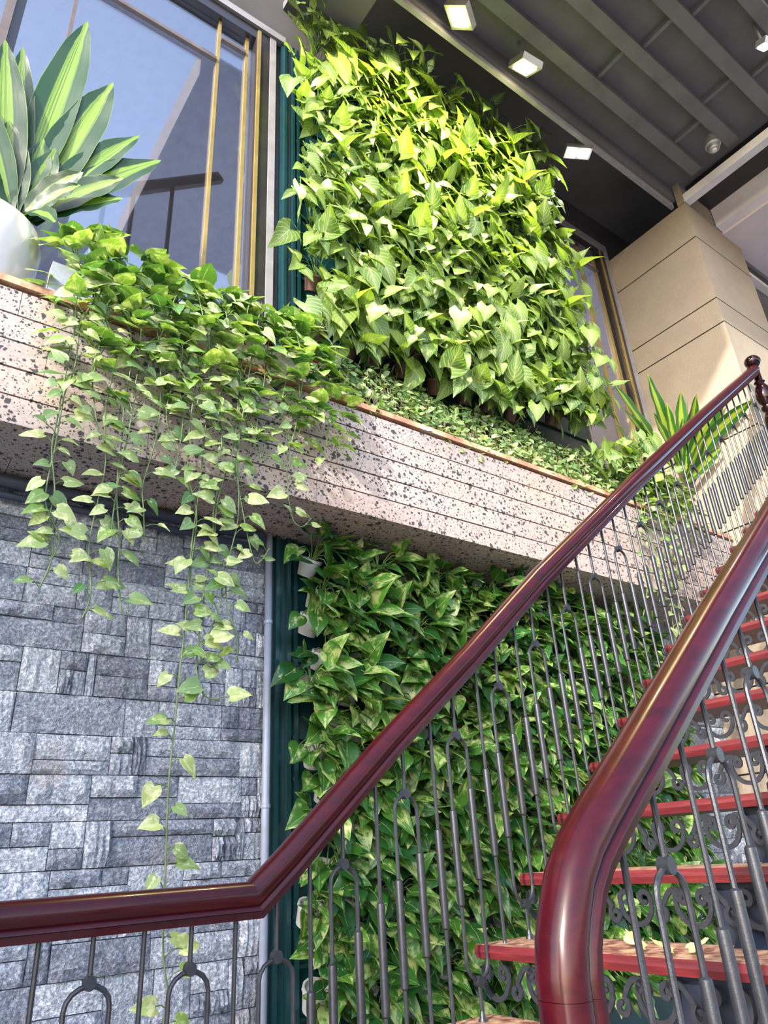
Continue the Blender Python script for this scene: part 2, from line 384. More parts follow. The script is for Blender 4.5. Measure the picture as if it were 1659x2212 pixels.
struct('trim_3', MB().box((4.10, W-.05, 5.155), (5.02, W-.006, 5.22)).box((4.988, W-.05, ZT-.01), (5.02, W-.006, 5.155)), M['paint'])
struct('wall_center', MB().box((1.40, W+.002, ZT-.1), (4.12, W+.14, 5.154)), M['mortar'])
# room behind the windows
struct('wall_interior', MB().box((-3, 6.2, 1.9), (9, 6.3, 5.4)).box((-3.1, 2.95, 1.9), (-3, 6.3, 5.4)).box((9, 2.95, 1.9), (9.1, 6.3, 5.4)), M['inwall'])
il2 = bpy.data.lights.new('interior_fill', 'AREA'); il2.energy = 90; il2.size = 2; il2.color = (1, .93, .92); ilo2 = bpy.data.objects.new('interior_fill', il2); COL.objects.link(ilo2); ilo2.location = (5.8, 4.4, 2.4); ilo2.rotation_euler = (math.pi, 0, 0)  # unseen fill light added to brighten the right-hand room
il = bpy.data.lights.new('interior_fill', 'AREA'); il.energy = 100; il.size = 3; il.color = (.8, .88, 1); ilo = bpy.data.objects.new('interior_fill', il); COL.objects.link(ilo); ilo.location = (1.5, 4.6, 2.4); ilo.rotation_euler = (math.pi, 0, 0)  # unseen cool fill added so the rail stands dark against a lit room
struct('floor_interior', MB().box((-3, W+.15, 1.78), (9, 6.2, 1.9)), M['infloor'])
struct('ceiling_interior', MB().box((-3, W+.15, 5.3), (9, 6.2, 5.4)), M['inwall'])

# column of sand plaster with recessed grooves
CX0, CX1, CY0 = 5.028, 5.93, 1.925
col = struct('wall_column', MB().box((CX0+.012, CY0+.012, -1.0), (CX1-.012, W+.14, 5.045)), M['groove'])
gz = [-1.0, -.35, .37, .92, 1.45, 2.04, 2.745, 3.715, 3.96, 4.64, 5.05]
for a, b in zip(gz[:-1], gz[1:]):
    MB().box((CX0, CY0, a+.006), (CX1, W+.1, b-.006)).obj('plaster_band', M['plaster'], col)
# wing right of the column
w3 = struct('window_3', MB().box((CX1+.002, 2.0, 1.0), (CX1+.06, 2.1, 4.98)).box((CX1+.06, 2.0, 4.9), (9, 2.1, 4.98)).box((CX1+.06, 2.0, 1.0), (9, 2.1, 1.06)), M['frame'])
MB().box((CX1+.062, 1.985, 1.06), (CX1+.11, 2.06, 4.86)).box((CX1+.11, 1.985, 4.82), (9, 2.06, 4.86)).obj('white_sash', M['white'], w3)
MB().box((CX1+.11, 2.05, 1.06), (9, 2.056, 4.82)).obj('pane', M['glass'], w3)
for k in range(10):
    xx = CX1+.2+k*.09
    MB().tube([(xx, 2.2, 1.1), (xx, 2.2, 4.9)], .05, 8).obj('curtain_fold', M['curtain'], w3, smooth=True)

# ceiling: joisted board, slot above the plants, trough and panel on the right
ce = struct('ceiling', MB().box((1.85, .5, 5.30), (5.6, 2.02, 5.4)).box((1.08, .5, 5.1), (1.84, 2.39, 5.4)).box((1.5, 2.021, 5.62), (9, W-.006, 5.7)).box((1.85, 1.995, 5.12), (5.02, 2.019, 5.62)), M['ceil'])
for k in range(4):
    yy = 1.74 - k*.34
    MB().box((1.85, yy-.05, 5.215), (5.0, yy+.05, 5.30)).obj('joist', M['joist'], ce)
for k in range(3):
    for xx in (2.3+.13*(k % 2), 3.6+.1*(k % 3), 4.6-.12*(k % 2)):
        yy = 1.74 - k*.34
        MB().box((xx, yy-.289, 5.255), (xx+.03, yy-.051, 5.299)).obj('bridging', M['joist'], ce)
struct('trim_4', MB().box((1.85, 2.02, 5.06), (5.02, 2.05, 5.14)), M['paint'])
struct('trim_5', MB().box((5.03, -2, 5.055), (5.11, 1.924, 5.14)), M['white'])
struct('ceiling_recess', MB().box((5.135, -2, 5.25), (5.52, 1.92, 5.3)), M['frame'])
struct('trim_6', MB().box((5.52, -2, 5.03), (5.62, 1.92, 5.3)), M['white'])
struct('wall_lintel', MB().box((CX0, 1.926, 5.052), (9, 1.99, 5.7)), M['plaster'])
struct('ceiling_panel', MB().box((5.622, -2, 5.0), (10, 1.98, 5.25)), M['pink'])
# unseen wall added behind the camera to keep sun off the left stones
struct('wall_sun_blocker', MB().box((-14, -1.25, -1.0), (-5.6, -1.0, 5.16)), M['blocker'])
# teal growing boards with their pipes
def teal_board(name, x0, x1, z0, z1, label):
    t = MB().box((x0, W-.035, z0), (x1, W-.004, z1)).obj(name, M['teal']); tag(t, label, 'growing board')
    for xx in (x0+.012, x0+.07, x0+.105): MB().box((xx, W-.06, z0), (xx+.018, W-.036, z1)).obj('frame_rail', M['tealframe'], t)
    k = z0+.1
    while k < z1: MB().box((x0+.1, W-.052, k), (x1, W-.037, k+.014)).obj('shelf_rail', M['tealframe'], t); k += .165
    return t
teal_board('growing_board', 1.448, 4.12, -.95, ZB-.004, 'glossy teal growing board behind the pothos wall below the stone ledge')
teal_board('growing_board', 1.478, 4.10, ZT+.0, 5.15, 'teal growing board behind the arrowhead plants above the stone ledge')
p1 = MB().tube([(1.424, W-.055, -1.0), (1.424, W-.055, ZB-.004)], .0165, 10).obj('drain_pipe', M['pipe'], smooth=True)
tag(p1, 'slim grey blue vertical pipe between stone wall and teal board', 'pipe')
for zz in (.95, .2): MB().lathe([(.0175, 0), (.02, .004), (.02, .014), (.0175, .018)], (1.424, W-.055, zz), 10).obj('pipe_clip', M['pipe'], p1)
p2 = MB().tube([(-1.2, W-.075, ZB-.034), (1.38, W-.075, ZB-.034)], .026, 10, up=Vector((0, 0, 1))).obj('conduit', M['dpipe'], smooth=True)
tag(p2, 'dark blue horizontal pipe under the ledge along top of stone wall', 'pipe')
MB().tube([(-1.2, W-.062, ZB-.085), (1.36, W-.062, ZB-.085)], .014, 8, up=Vector((0, 0, 1))).obj('thin_pipe', M['dpipe'], p2, smooth=True)

# ================================================================== LAMPS
def flood(loc, aim, size, mat, label, power, color, n=1, group=None):
    t = empty('flood_light', loc); tag(t, label, 'light', group)
    q = (Vector(aim)-Vector(loc)).to_track_quat('Z', 'Y')
    h = MB().box((-size*.62, -size*.62*n, -.05), (size*.62, size*.62*n, 0)).obj('housing', M['steel'], t)
    h.rotation_mode = 'QUATERNION'; h.rotation_quaternion = q
    for k in range(n):
        cx = (k-(n-1)/2)*size*1.22
        f = MB().box((-size*.42, cx-size*.42, .001), (size*.42, cx+size*.42, .008)).obj('lamp_face', mat, t)
        f.rotation_mode = 'QUATERNION'; f.rotation_quaternion = q
    br = MB().tube([(0, 0, .0), (0, 0, 5.29-loc[2])], .012, 6).obj('bracket', M['steel'], t)
    ld = bpy.data.lights.new('spot', 'SPOT'); ld.energy = power; ld.color = color; ld.spot_size = math.radians(125); ld.spot_blend = .6; ld.shadow_soft_size = .05
    lo = bpy.data.objects.new('lamp_beam', ld); COL.objects.link(lo); lo.parent = t
    lo.rotation_mode = 'QUATERNION'; lo.rotation_quaternion = (Vector(aim)-Vector(loc)).to_track_quat('-Z', 'Y'); lo.location = (Vector(aim)-Vector(loc)).normalized()*.03
    return t
flood((2.32, 1.87, 5.0), (2.0, 2.4, 4.2), .14, M['lampw'], 'bright warm square flood light under ceiling, nearer the left window', 170, (1, .86, .45))
flood((2.94, 1.86, 5.0), (3.0, 2.4, 4.2), .14, M['lampw'], 'bright warm square flood light under ceiling, nearer the twin light', 170, (1, .86, .45))
flood((3.83, 2.12, 5.03), (3.7, 2.2, 3.0), .085, M['lampc'], 'small twin square ceiling light with two pinkish white bulbs', 14, (1, .9, .88), 2)
flood((4.27, .80, 5.02), (4.6, 2.0, 3.0), .07, M['lampc'], 'single white light among joists at the right picture edge', 25, (1, .93, .85))
det = MB().lathe([(.035, 0), (.045, .01), (.05, .04), (.062, .05), (.062, .06), (.03, .16)], (4.74, 1.47, 5.02), 16).obj('sprinkler_rose', M['steel'], smooth=True, auto=30)
tag(det, 'small round steel ceiling fixture between joists left of the white beam', 'ceiling fixture')
MB().lathe([(.012, -.012), (.02, -.008), (.02, 0)], (4.74, 1.47, 5.02), 10).obj('center_cap', M['white'], det)

# ================================================================== STAIR AND RAILINGS
def zline(X): return .789*(X-.905) - .065 - max(0, X-2.9)**1.6*.028
P = .2235; TX0, TZ0 = 1.442, -.4233
def ribbon(pts, wd, th):  # flat iron bar in the Y-Z plane
    mb = MB(); mb.sweep(pts, [(-wd/2, -th/2), (wd/2, -th/2), (wd/2, th/2), (-wd/2, th/2)], Vector((1, 0, 0)), True, None, False); return mb
def spiral(cy, cz, r, a0, a1, n=14, rend=.28):
    return [(0, cy + r*(1-(1-rend)*i/n)*math.cos(a0+(a1-a0)*i/n), cz + r*(1-(1-rend)*i/n)*math.sin(a0+(a1-a0)*i/n)) for i in range(n+1)]
# one scroll unit: a shallow bowl with inward curls, then a rising S to the next bowl
R0 = math.radians
def scroll_meshes():
    out = []
    # bowl opening upwards
    arc = [(0, .046*math.cos(a), -.036+.046*math.sin(a)) for a in [R0(180+180*i/12) for i in range(13)]]
    left = spiral(-.027, -.030, .019, R0(180), R0(-150), 12)[::-1]; right = spiral(.027, -.030, .019, 0, R0(330), 12)
    out.append(ribbon(left+arc[1:-1]+right, .011, .006).mesh('scroll', M['iron'], True, 50))
    # small S link
    s1 = spiral(-.014, -.060, .019, R0(60), R0(-300), 12)[::-1]
    top = [(0, .0+.03*i/4, -.036+.026*math.sin(i/4*1.57)) for i in range(5)]
    s2 = spiral(.040, -.022, .013, R0(120), R0(-200), 10)
    out.append(ribbon(s1+top+s2, .011, .006).mesh('scroll', M['iron'], True, 50))
    return out
SCR = scroll_meshes()
stair = empty('staircase', (TX0, 1.8, -1.0)); tag(stair, 'open staircase of red wooden treads on a navy steel stringer', 'staircase')
def st(o): o.location = Vector(o.location) - Vector(stair.location); o.parent = stair; return o
def round_tread(x0, x1, y0, y1, z0, z1):
    h = (z1-z0)/2; prof = [(x0+h*.2, z0), (x1, z0), (x1, z1), (x0+h*.4, z1), (x0, z1-h*.5), (x0-h*.15, z0+h)]
    mb = MB(); n = len(prof)
    for yy in (y0, y1):
        for a, b in prof: mb.v.append((a, yy, b))
    for j in range(n): k = (j+1) % n; mb.f.append((j, k, k+n, j+n))
    mb.f.append(tuple(range(n-1, -1, -1))); mb.f.append(tuple(range(n, 2*n))); return mb
NT = 15
for k in range(-2, NT):
    x0 = TX0+P*k; z1 = TZ0+.789*P*k - (max(0, x0-2.9)**1.6*.028)
    t = round_tread(x0, x0+.262, .72, 1.858, z1-.034, z1).obj('tread', M['tread']); st(t)
    if k >= 0 and k < 13:
        yy = 1.80; q = 0
        while yy > .78:
            o = new('scroll', SCR[q % 2], t, loc=(x0+.02, yy, z1-.036) if q % 2 == 0 else (x0+.02, yy, z1-.038)); yy -= .092 if q % 2 == 0 else .088; q += 1
            o.scale = (1.25, -1.12 if (q//2) % 2 else 1.12, 1.2)
    br = MB().box((x0+.045, .93, z1-.176), (x0+.26, 1.215, z1-.0345)); br.obj('step_bracket', M['navy']); st(bpy.data.objects[-1] if False else COL.objects[-1])
xa, xb = TX0-.5, TX0+P*NT
beam = MB().sweep([(xa, 1.07, TZ0-.25-.5*.789), (xb, 1.07, TZ0-.25+.789*P*NT-.1)], [(-.09, -.08), (.09, -.08), (.09, .08), (-.09, .08)]); st(beam.obj('stringer_beam', M['navy']))
# upper landing
struct('floor_landing', MB().box((TX0+P*NT+.05, -1, 2.02), (9, 1.9, 2.12)), M['floor'])

# handrail profile: moulded oval on a flat board
HP = [(-.029, -.046), (.029, -.046), (.030, -.031), (.036, -.029), (.0355, -.025), (.029, -.019), (.037, -.008), (.0385, .006), (.034, .020), (.024, .030), (.010, .0345),
      (-.010, .0345), (-.024, .030), (-.034, .020), (-.0385, .006), (-.037, -.008), (-.029, -.019), (-.0355, -.025), (-.036, -.029), (-.030, -.031)]
def bez(pts, n=6):  # round the corners of a polyline
    pts = [Vector(p) for p in pts]; out = [pts[0]]
    for a, b, c in zip(pts[:-2], pts[1:-1], pts[2:]):
        r = min((a-b).length, (c-b).length)*.45; r = min(r, .09); p0 = b+(a-b).normalized()*r; p2 = b+(c-b).normalized()*r
        for i in range(n+1): t = i/n; out.append(p0*(1-t)**2+b*2*t*(1-t)+p2*t*t)
    out.append(pts[-1]); return out
ROD = .0056
def m_lines():
    rod = {}
    return rod
def rail_set(name, Y, xdisc0, nd, xmin_land, label, phase_foot):
    t = empty(name, (0.905, Y, -1.0)); tag(t, label, 'railing', 'iron stair railings with wooden handrails')
    off = Vector(t.location)
    def ch(mb, nm, mat, parent=None, smooth=True, auto=40):
        mb.v = [tuple(Vector(v)-(off)) for v in mb.v]; return mb.obj(nm, mat, parent or t, smooth=smooth, auto=auto)
    return t, ch
def disc(mb, c, r=.0125, th=.011):
    mb.sweep([(c[0], c[1]-th, c[2]), (c[0], c[1]+th, c[2])], [(r*math.cos(2*math.pi*k/14), r*1.15*math.sin(2*math.pi*k/14)) for k in range(14)], Vector((0, 0, 1)))
def fork(ch, X, Y, zr, zc, foot=True, hl=.041, slope=.789, upl=None):
    """ring baluster at X: rod from handrail zr, disc, two legs with sleeves, lower disc, rod and foot; zc = line height"""
    zd = zc-.155 if upl is None else upl; zu = zc-.828
    b = MB(); b.tube([(X, Y, zr), (X, Y, zd)], ROD)
    arc = []
    for i in range(9):
        a = math.pi*i/8; arc.append((X-hl*math.cos(a), Y, zd-.045+.040*math.sin(a)))
    arcb = [(X-hl*math.cos(math.pi*i/8), Y, zu+.050-.046*math.sin(math.pi*i/8)) for i in range(9)]
    b.tube([(X-hl, Y, zu+.05)]+arc+[(X+hl, Y, zu+.05)], ROD, 8, up=Vector((0, 1, 0))); b.tube(arcb, ROD, 8, up=Vector((0, 1, 0)))
    b.tube([(X, Y, zu), (X, Y, zc-.918)], ROD)
    o = ch(b, 'ring_baluster', M['iron'])
    d = MB(); disc(d, (X, Y, zd)); ch(d, 'disc', M['iron'], o); d = MB(); disc(d, (X, Y, zu)); ch(d, 'disc', M['iron'], o)
    for s in (-1, 1): sleeve(ch, X+s*hl, Y, zc+slope*s*hl, o)
    if foot: d = MB(); d.lathe([(.013, 0), (.013, .006), (.008, .014), (.006, .028)], (X, Y, zc-.925), 10); ch(d, 'foot', M['iron'], o)
    return o
def sleeve(ch, X, Y, zc, o):
    d = MB(); d.lathe([(.006, 0), (.0104, .004), (.0112, .012), (.0112, .250), (.0104, .258), (.006, .262)], (X, Y, zc-.607), 10); ch(d, 'sleeve', M['iron'], o)
def straight(ch, X, Y, zr, zc):
    b = MB(); b.tube([(X, Y, zr), (X, Y, zc-.84)], ROD); o = ch(b, 'baluster', M['iron']); sleeve(ch, X, Y, zc, o)
    d = MB(); d.lathe([(.013, 0), (.013, .006), (.008, .014), (.006, .028)], (X, Y, zc-.86), 10); ch(d, 'foot', M['iron'], o)
# ---- railing by the plants (far side)
ta, ch = rail_set('stair_railing', 1.8, 0, 0, 0, 'far stair railing along the plants, dark red handrail, level then climbing right', 0)
RA = [(.905, -.068), (1.0, .010), (1.35, .318), (1.71, .612), (2.136, .976), (3.0, 1.655), (3.9, 2.345), (4.93, 3.115)]
def interp(T, X):
    for (a, za), (b, zb) in zip(T[:-1], T[1:]):
        if X <= b: return za+(zb-za)*(X-a)/(b-a)
    return T[-1][1]
r1 = MB(); r1.sweep([(-.9, 1.8, -.072), (.9, 1.8, -.068)], HP); r1.v = [(min(v[0], 9), v[1], v[2]) for v in r1.v]
# mitred joint at the corner: the level and the climbing lengths meet on one plane
nrm = Vector((math.cos(R0(19.5)), 0, math.sin(R0(19.5)))); cpt = Vector((.905, 1.8, -.068))
def mitre(mb, base, d):
    for i in range(len(mb.v)):
        v = Vector(mb.v[i])
        if (v-base).length < .09: k = (cpt-v).dot(nrm)/d.dot(nrm); mb.v[i] = tuple(v+d*k)
mitre(r1, Vector((.9, 1.8, -.068)), Vector((1, 0, 0)))
ch(r1, 'handrail', M['wood'], auto=60)
r2 = MB(); r2.sweep([(x, 1.8, z) for x, z in RA], HP); d2 = (Vector((1.0, 0, .010))-Vector((.905, 0, -.068))).normalized(); mitre(r2, Vector((.905, 1.8, -.068)), d2)
ch(r2, 'handrail', M['wood'], auto=60)
for k in range(-7, 2):
    X = .972-.1075*k*1.0 if False else .972-.1093*(k+7)
    zl = -.045
    zr_ = -.10 if X < .9 else interp(RA, X)-.03
    if (k+7) % 2 == 0: fork(ch, X, 1.8, zr_, zl, slope=0, hl=.046)
    else: straight(ch, X, 1.8, -.10, zl)
for k in range(17):
    X = 1.172+P*k*1.0
    if X > 4.85: break
    fork(ch, X, 1.8, interp(RA, X)-.03, zline(X))
    X += .5225*P
    if X < 4.85: straight(ch, X, 1.8, interp(RA, X)-.03, zline(X))
straight(ch, 1.068, 1.8, interp(RA, 1.068)-.03, zline(1.068))
nw = MB(); nw.lathe([(.055, 0), (.055, .25), (.04, .27), (.05, .30), (.035, .33), (.042, .42), (.055, .52), (.05, .60), (.028, .66), (.045, .68), (.045, .70), (.025, .715), (.05, .75), (.058, .80), (.05, .86), (.028, .90), (.04, .915), (.028, .93), (.026, 1.02), (.034, 1.03), (.030, 1.045), (.02, 1.055)], (4.955, 1.8, 2.09), 20)
nwo = ch(nw, 'newel_post', M['dwood'], auto=50)
bl = MB(); bl.lathe([(.02, 0)]+[(.058*math.sin(R0(a)), .052-.052*math.cos(R0(a))) for a in range(25, 176, 15)]+[(.004, .104)], (4.955, 1.8, 3.14), 20); ch(bl, 'ball_finial', M['dwood'], nwo, auto=60)
# ---- near railing
YB = .785
tb, ch = rail_set('stair_railing', YB, 0, 0, 0, 'near stair railing in foreground, thick dark red handrail bending down at its foot', 0)
RB = [(.975, .055), (1.10, .128), (1.5, .440), (1.9, .745), (2.6, 1.30), (3.6, 2.08), (4.9, 3.08)]
curve = bez([(.865, YB, -.62), (.868, YB, -.30), (.890, YB, -.045), (1.10, YB, .125)], 7)
cut = .222
lowp = [(.846, YB, -.75), (.853, YB, -.40), (.8576, YB, -.1825)]
mid_ = [(.8576, YB, -.182), (.8582, YB, -.16), (.866, YB, -.12), (.880, YB, -.085), (.900, YB, -.045), (.932, YB, -.006), (.975, YB, .031), (1.03, YB, .074), (1.10, YB, .128)]
HB = list(HP)
q = MB(); q.sweep(lowp, HB, Vector((-1, 0, .2))); ch(q, 'handrail', M['wood'], auto=60)
q = MB(); q.sweep(mid_+[(x, YB, z) for x, z in RB[2:]], HB, Vector((-1, 0, .2))); ch(q, 'handrail', M['wood'], auto=60)
RBt = [(.9, -.02), (1.0, .055), (1.10, .128)]+RB[2:]
for k in range(16):
    X = 1.137+.2255*k; X2 = X-.108
    if X > 4.7: break
    fork(ch, X, YB, interp(RBt, X)-.035, zline(X))
    straight(ch, X2, YB, interp(RBt, X2)-.035, zline(X2))

# ================================================================== LEAVES
def leaf_mesh(name, rows, lobes, droop, fold, mat, seed, curl=.0, thick=False):
    rr = random.Random(seed); mb = MB(); mb.uv = []; C = (-1, -.55, 0, .55, 1); skew = rr.uniform(-.05, .05); tw = rr.uniform(-.25, .25)
    for i, (t, hw) in enumerate(rows):
        lb = lobes[i] if i < len(lobes) else 0
        for u in C:
            x = u*hw; y = t - lb*abs(u)**1.6
            z = -droop*t*t + fold*abs(x) + curl*math.sin(t*9+u*2+seed)*.02 + tw*x*t - .10*abs(u)**3*hw
            mb.v.append((x+skew*t*t, y, z)); mb.uv.append((.5+.5*u*(hw/.42 if hw > .3 else 1), max(0, t)))
    for i in range(len(rows)-1):
        for j in range(4):
            a = i*5+j
            if rows[i+1][1] < 1e-4:
                mb.f.append((a, a+1, a+7-j if False else (i+1)*5+2))
            else: mb.f.append((a, a+1, a+6, a+5))
    return mb.mesh(name, mat, True)
PR = [(0, .22), (.10, .37), (.28, .41), (.50, .34), (.70, .22), (.88, .09), (1.0, 0)]
AR = [(0, .20), (.10, .36), (.25, .37), (.45, .29), (.65, .19), (.85, .08), (1.0, 0)]
def fam(rows, lobes, mat, n=6, k=1.0, name='leaf'):
    out = []
    for s in range(n):
        rr = random.Random(s*13+1); kk = k*rr.uniform(.85, 1.15)
        out.append(leaf_mesh(name, [(t, h*kk) for t, h in rows], lobes, rr.uniform(.05, .38), rr.uniform(.05, .5), mat, s, 1.0))
    return out
L_P = fam(PR, (.10, .02), M['pothos'], 7, .92); L_T = fam(PR, (.12, .03), M['pothosl'], 6, 1.0); L_H = fam(PR, (.12, .03), M['hang'], 6, 1.05); L_A = fam(AR, (.30, .10), M['arrow'], 7, 1.05)
SR = [(0, .08), (.28, .36), (.62, .32), (.88, .14), (1, 0)]
L_S = [leaf_mesh('leaf', SR, (), .1, .3, M['small'], s) for s in range(3)]
def orient(base, tip, nrm, size, flip=0):
    y = tip.normalized(); z = (nrm - y*nrm.dot(y)); z = z.normalized() if z.length > 1e-3 else Vector((1, 0, 0)); x = y.cross(z)
    m_ = Matrix((x*size, y*size, z*size)).transposed().to_4x4(); m_.translation = base; return m_
def arc_pts(a, b, lift, n=4):
    return [a.lerp(b, i/n) + lift*math.sin(math.pi*i/n) for i in range(n+1)]

# ---- potted pothos prototypes (pot at origin, wall behind at +y)
def proto_pothos(seed, nl, reach, size):
    r = random.Random(seed); leaves = []; st_ = MB()
    for i in range(nl):
        az = r.uniform(-1.35, 1.35); el = r.uniform(-.75, 1.15); L = reach*r.uniform(.45, 1.0)
        d = Vector((math.sin(az)*math.cos(el), -math.cos(az)*math.cos(el)*1.0, math.sin(el)))
        b = Vector((r.uniform(-.02, .02), -.045, .02)) + d*L
        tip = Vector((d.x*.8+r.uniform(-.5, .5), d.y*.55-.15, d.z*.6+r.uniform(-.75, .15)))
        nrm = Vector((r.uniform(-.45, .45), -.75, r.uniform(.25, 1.1)))
        leaves.append((orient(b, tip, nrm, size*r.uniform(.65, 1.2)), r.randrange(100)))
        st_.tube(arc_pts(Vector((0, -.04, .0)), b, Vector((0, -.01, .035)), 3), .0022, 3, caps=False)
    return leaves, st_
def place_plant(name, protos, meshes, pm, loc, rz, sc, label, cat, group, potmesh, potm, r, extra=None):
    t = empty(name, loc); t.rotation_euler = (0, rz, 0); t.scale = (sc, sc, sc); tag(t, label, cat, group)
    lv, sm = protos[r.randrange(len(protos))]
    mir = r.random() < .5
    for mw, k in lv:
        o = new('leaf', meshes[k % len(meshes)], t, mw=(Matrix.Diagonal((-1, 1, 1, 1)) @ mw @ Matrix.Diagonal((-1, 1, 1, 1))) if mir else mw)
    s = new('stems', sm, t); s['kind'] = 'stuff'
    if mir: s.scale = (-1, 1, 1)
    if potmesh: new('pot', potmesh, t, mw=potm)
    return t
def pot_mesh(mat, r1, r2, h, rim=.004):
    m_ = MB(); m_.lathe([(r2, 0), (r1, h-.012), (r1+rim, h-.012), (r1+rim, h), (r1-.004, h), (r1-.006, h-.02), (.002, h-.02)], n=14); return m_.mesh('pot', mat, True, 40)
POTW = pot_mesh(M['pot'], .052, .038, .085); POTB = pot_mesh(M['brownpot'], .058, .042, .09)
PM = Matrix.Translation((0, .01, -.05)) @ Matrix.Rotation(R0(32), 4, 'X')
PP = []
for s in range(8):
    lv, st_ = proto_pothos(s+200, 14, .13, .130); PP.append((lv, st_.mesh('stems', M['stem'])))
r = random.Random(11); rows_l = 14; cols_l = 14
for i in range(rows_l):
    for j in range(cols_l):
        X = 1.60+j*.185+(i % 2)*.06+r.uniform(-.02, .02); Z = 1.24-i*.140+r.uniform(-.015, .015)
        if X > 4.10: continue
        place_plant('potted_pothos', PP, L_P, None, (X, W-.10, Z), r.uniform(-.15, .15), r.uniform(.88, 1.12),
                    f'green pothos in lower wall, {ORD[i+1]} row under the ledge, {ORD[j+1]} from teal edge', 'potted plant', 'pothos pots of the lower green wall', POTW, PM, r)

# ---- arrowhead plants of the upper wall
def proto_arrow(seed, nl, reach, size, up=0.0):
    r = random.Random(seed); leaves = []; st_ = MB()
    for i in range(nl):
        az = r.uniform(-1.3, 1.3); el = r.uniform(-.5, 1.1)+up; L = reach*r.uniform(.5, 1.05)
        d = Vector((math.sin(az)*math.cos(el), -math.cos(az)*math.cos(el), math.sin(el)))
        b = Vector((0, -.04, .02)) + d*L
        tip = Vector((r.uniform(-.6, .6), r.uniform(-.5, -.05), r.uniform(-1.0, -.25) if r.random() < .8 else r.uniform(-.2, .5)))
        nrm = Vector((r.uniform(-.5, .5), -.9, r.uniform(.2, .9)))
        leaves.append((orient(b, tip, nrm, size*r.uniform(.6, 1.2)), r.randrange(100)))
        st_.tube(arc_pts(Vector((r.uniform(-.02, .02), -.03, .0)), b, Vector((0, -.01, .06)), 4), .0025, 3, caps=False)
    return leaves, st_
PA = []
for s in range(8):
    lv, st_ = proto_arrow(s+300, 15, .25, .165); PA.append((lv, st_.mesh('stems', M['stem'])))
PT = []
for s in range(4):
    lv, st_ = proto_arrow(s+400, 14, .34, .14, .35); PT.append((lv, st_.mesh('stems', M['stem'])))
r = random.Random(5); nrow, ncol = 14, 11
for i in range(nrow):
    for j in range(ncol):
        X = 1.615+j*(.2085-.018*(i/nrow))+(i % 2)*.07+r.uniform(-.03, .03); Z = 2.55+i*.199+r.uniform(-.02, .02)
        if j > 7 and i < 1: Z += .1
        prot = .14 + .10*(i/nrow)*(j/ncol) + .06*(j/ncol)
        top = i == nrow-1
        place_plant('arrowhead_plant', PT if top else PA, L_A, None, (X, W-prot, Z-(.10 if top else 0)), r.uniform(-.2, .2), r.uniform(.85, 1.12),
                    f'pale green arrowhead plant in upper wall, {ORD[i+1]} row above hedge, {ORD[j+1]} from left window', 'potted plant', 'arrowhead plants of the upper green wall', POTB if i < 3 else None, PM, r)

for k, (X, Y, Z) in enumerate([(3.72, 2.52, 2.30), (3.92, 2.50, 2.36), (4.05, 2.46, 2.50), (3.98, 2.50, 2.16), (4.18, 2.46, 2.26)]):
    place_plant('arrowhead_plant', PA, L_A, None, (X, Y, Z-.08), 0, .85, 'arrowhead plant spilling low over the right end of hedge, '+['nearest the dry stalks', 'second from the dry stalks', 'highest of these', 'lowest of these', 'nearest the striped plant'][k], 'potted plant', 'low arrowhead plants at the right end', None, PM, r)
# ---- low hedge of small leaves along the ledge
r = random.Random(21); nh = 15
for k in range(nh):
    X = 1.52+k*.165; t = empty('groundcover_plant', (X, 2.5, ZT-.015))
    tag(t, f'low small-leaved groundcover clump on the ledge, {ORD[k+1]} from the trailing pothos', 'plant', 'groundcover clumps along the ledge')
    sm = MB(); bulk = MB(); bulk.uv = []
    for q in range(230):
        x = r.uniform(-.10, .10); y = r.uniform(-.15, .16); hgt = .06+.40*max(0, min(1, (y+.14)/.20))+r.uniform(-.025, .03)+.03*math.sin(X*7+x*20)
        b = Vector((x, y, hgt)); az = r.uniform(0, 6.28)
        tip = Vector((math.cos(az), .4*math.sin(az)-.2, r.uniform(-.6, .6))); nrm = Vector((r.uniform(-.7, .7), -1.2, r.uniform(.2, 1.2)))
        if q < 70: new('leaf', L_S[q % 3], t, mw=orient(b, tip, nrm, r.uniform(.032, .050)))
        else:
            mw = orient(b-Vector((0, 0, r.uniform(0, .05))), tip, nrm, r.uniform(.030, .046)); n0 = len(bulk.v); src = L_S[q % 3]
            bulk.v += [tuple(mw @ v.co) for v in src.vertices]; bulk.f += [tuple(n0+i for i in p.vertices) for p in src.polygons]
            bulk.uv += [(.5, .5)]*len(src.vertices)
        if q % 5 == 0: sm.tube([(x*.5, y*.6, 0), (x*.8, y*.8, hgt*.5), (x, y, hgt)], .0016, 3, caps=False)
    o = bulk.obj('foliage', M['small'], t, smooth=True); o['kind'] = 'stuff'
    o = sm.obj('stems', M['twig'], t); o['kind'] = 'stuff'
# dry stalks under the arrowhead plants
dr = MB(); r = random.Random(33)
for k in range(420):
    x = r.uniform(1.6, 4.2); a = Vector((x, W-.05, 2.0+r.uniform(0, .3))); b = a+Vector((r.uniform(-.25, .25), r.uniform(-.25, -.03), r.uniform(-.12, .3)))
    dr.tube(arc_pts(a, b, Vector((0, 0, r.uniform(-.03, .06))), 3), r.uniform(.001, .0022), 3, caps=False)
o = dr.obj('dry_stalks', M['twig']); tag(o, 'tangle of dry brown stalks behind the hedge on the ledge', 'dry stalks', kind='stuff')

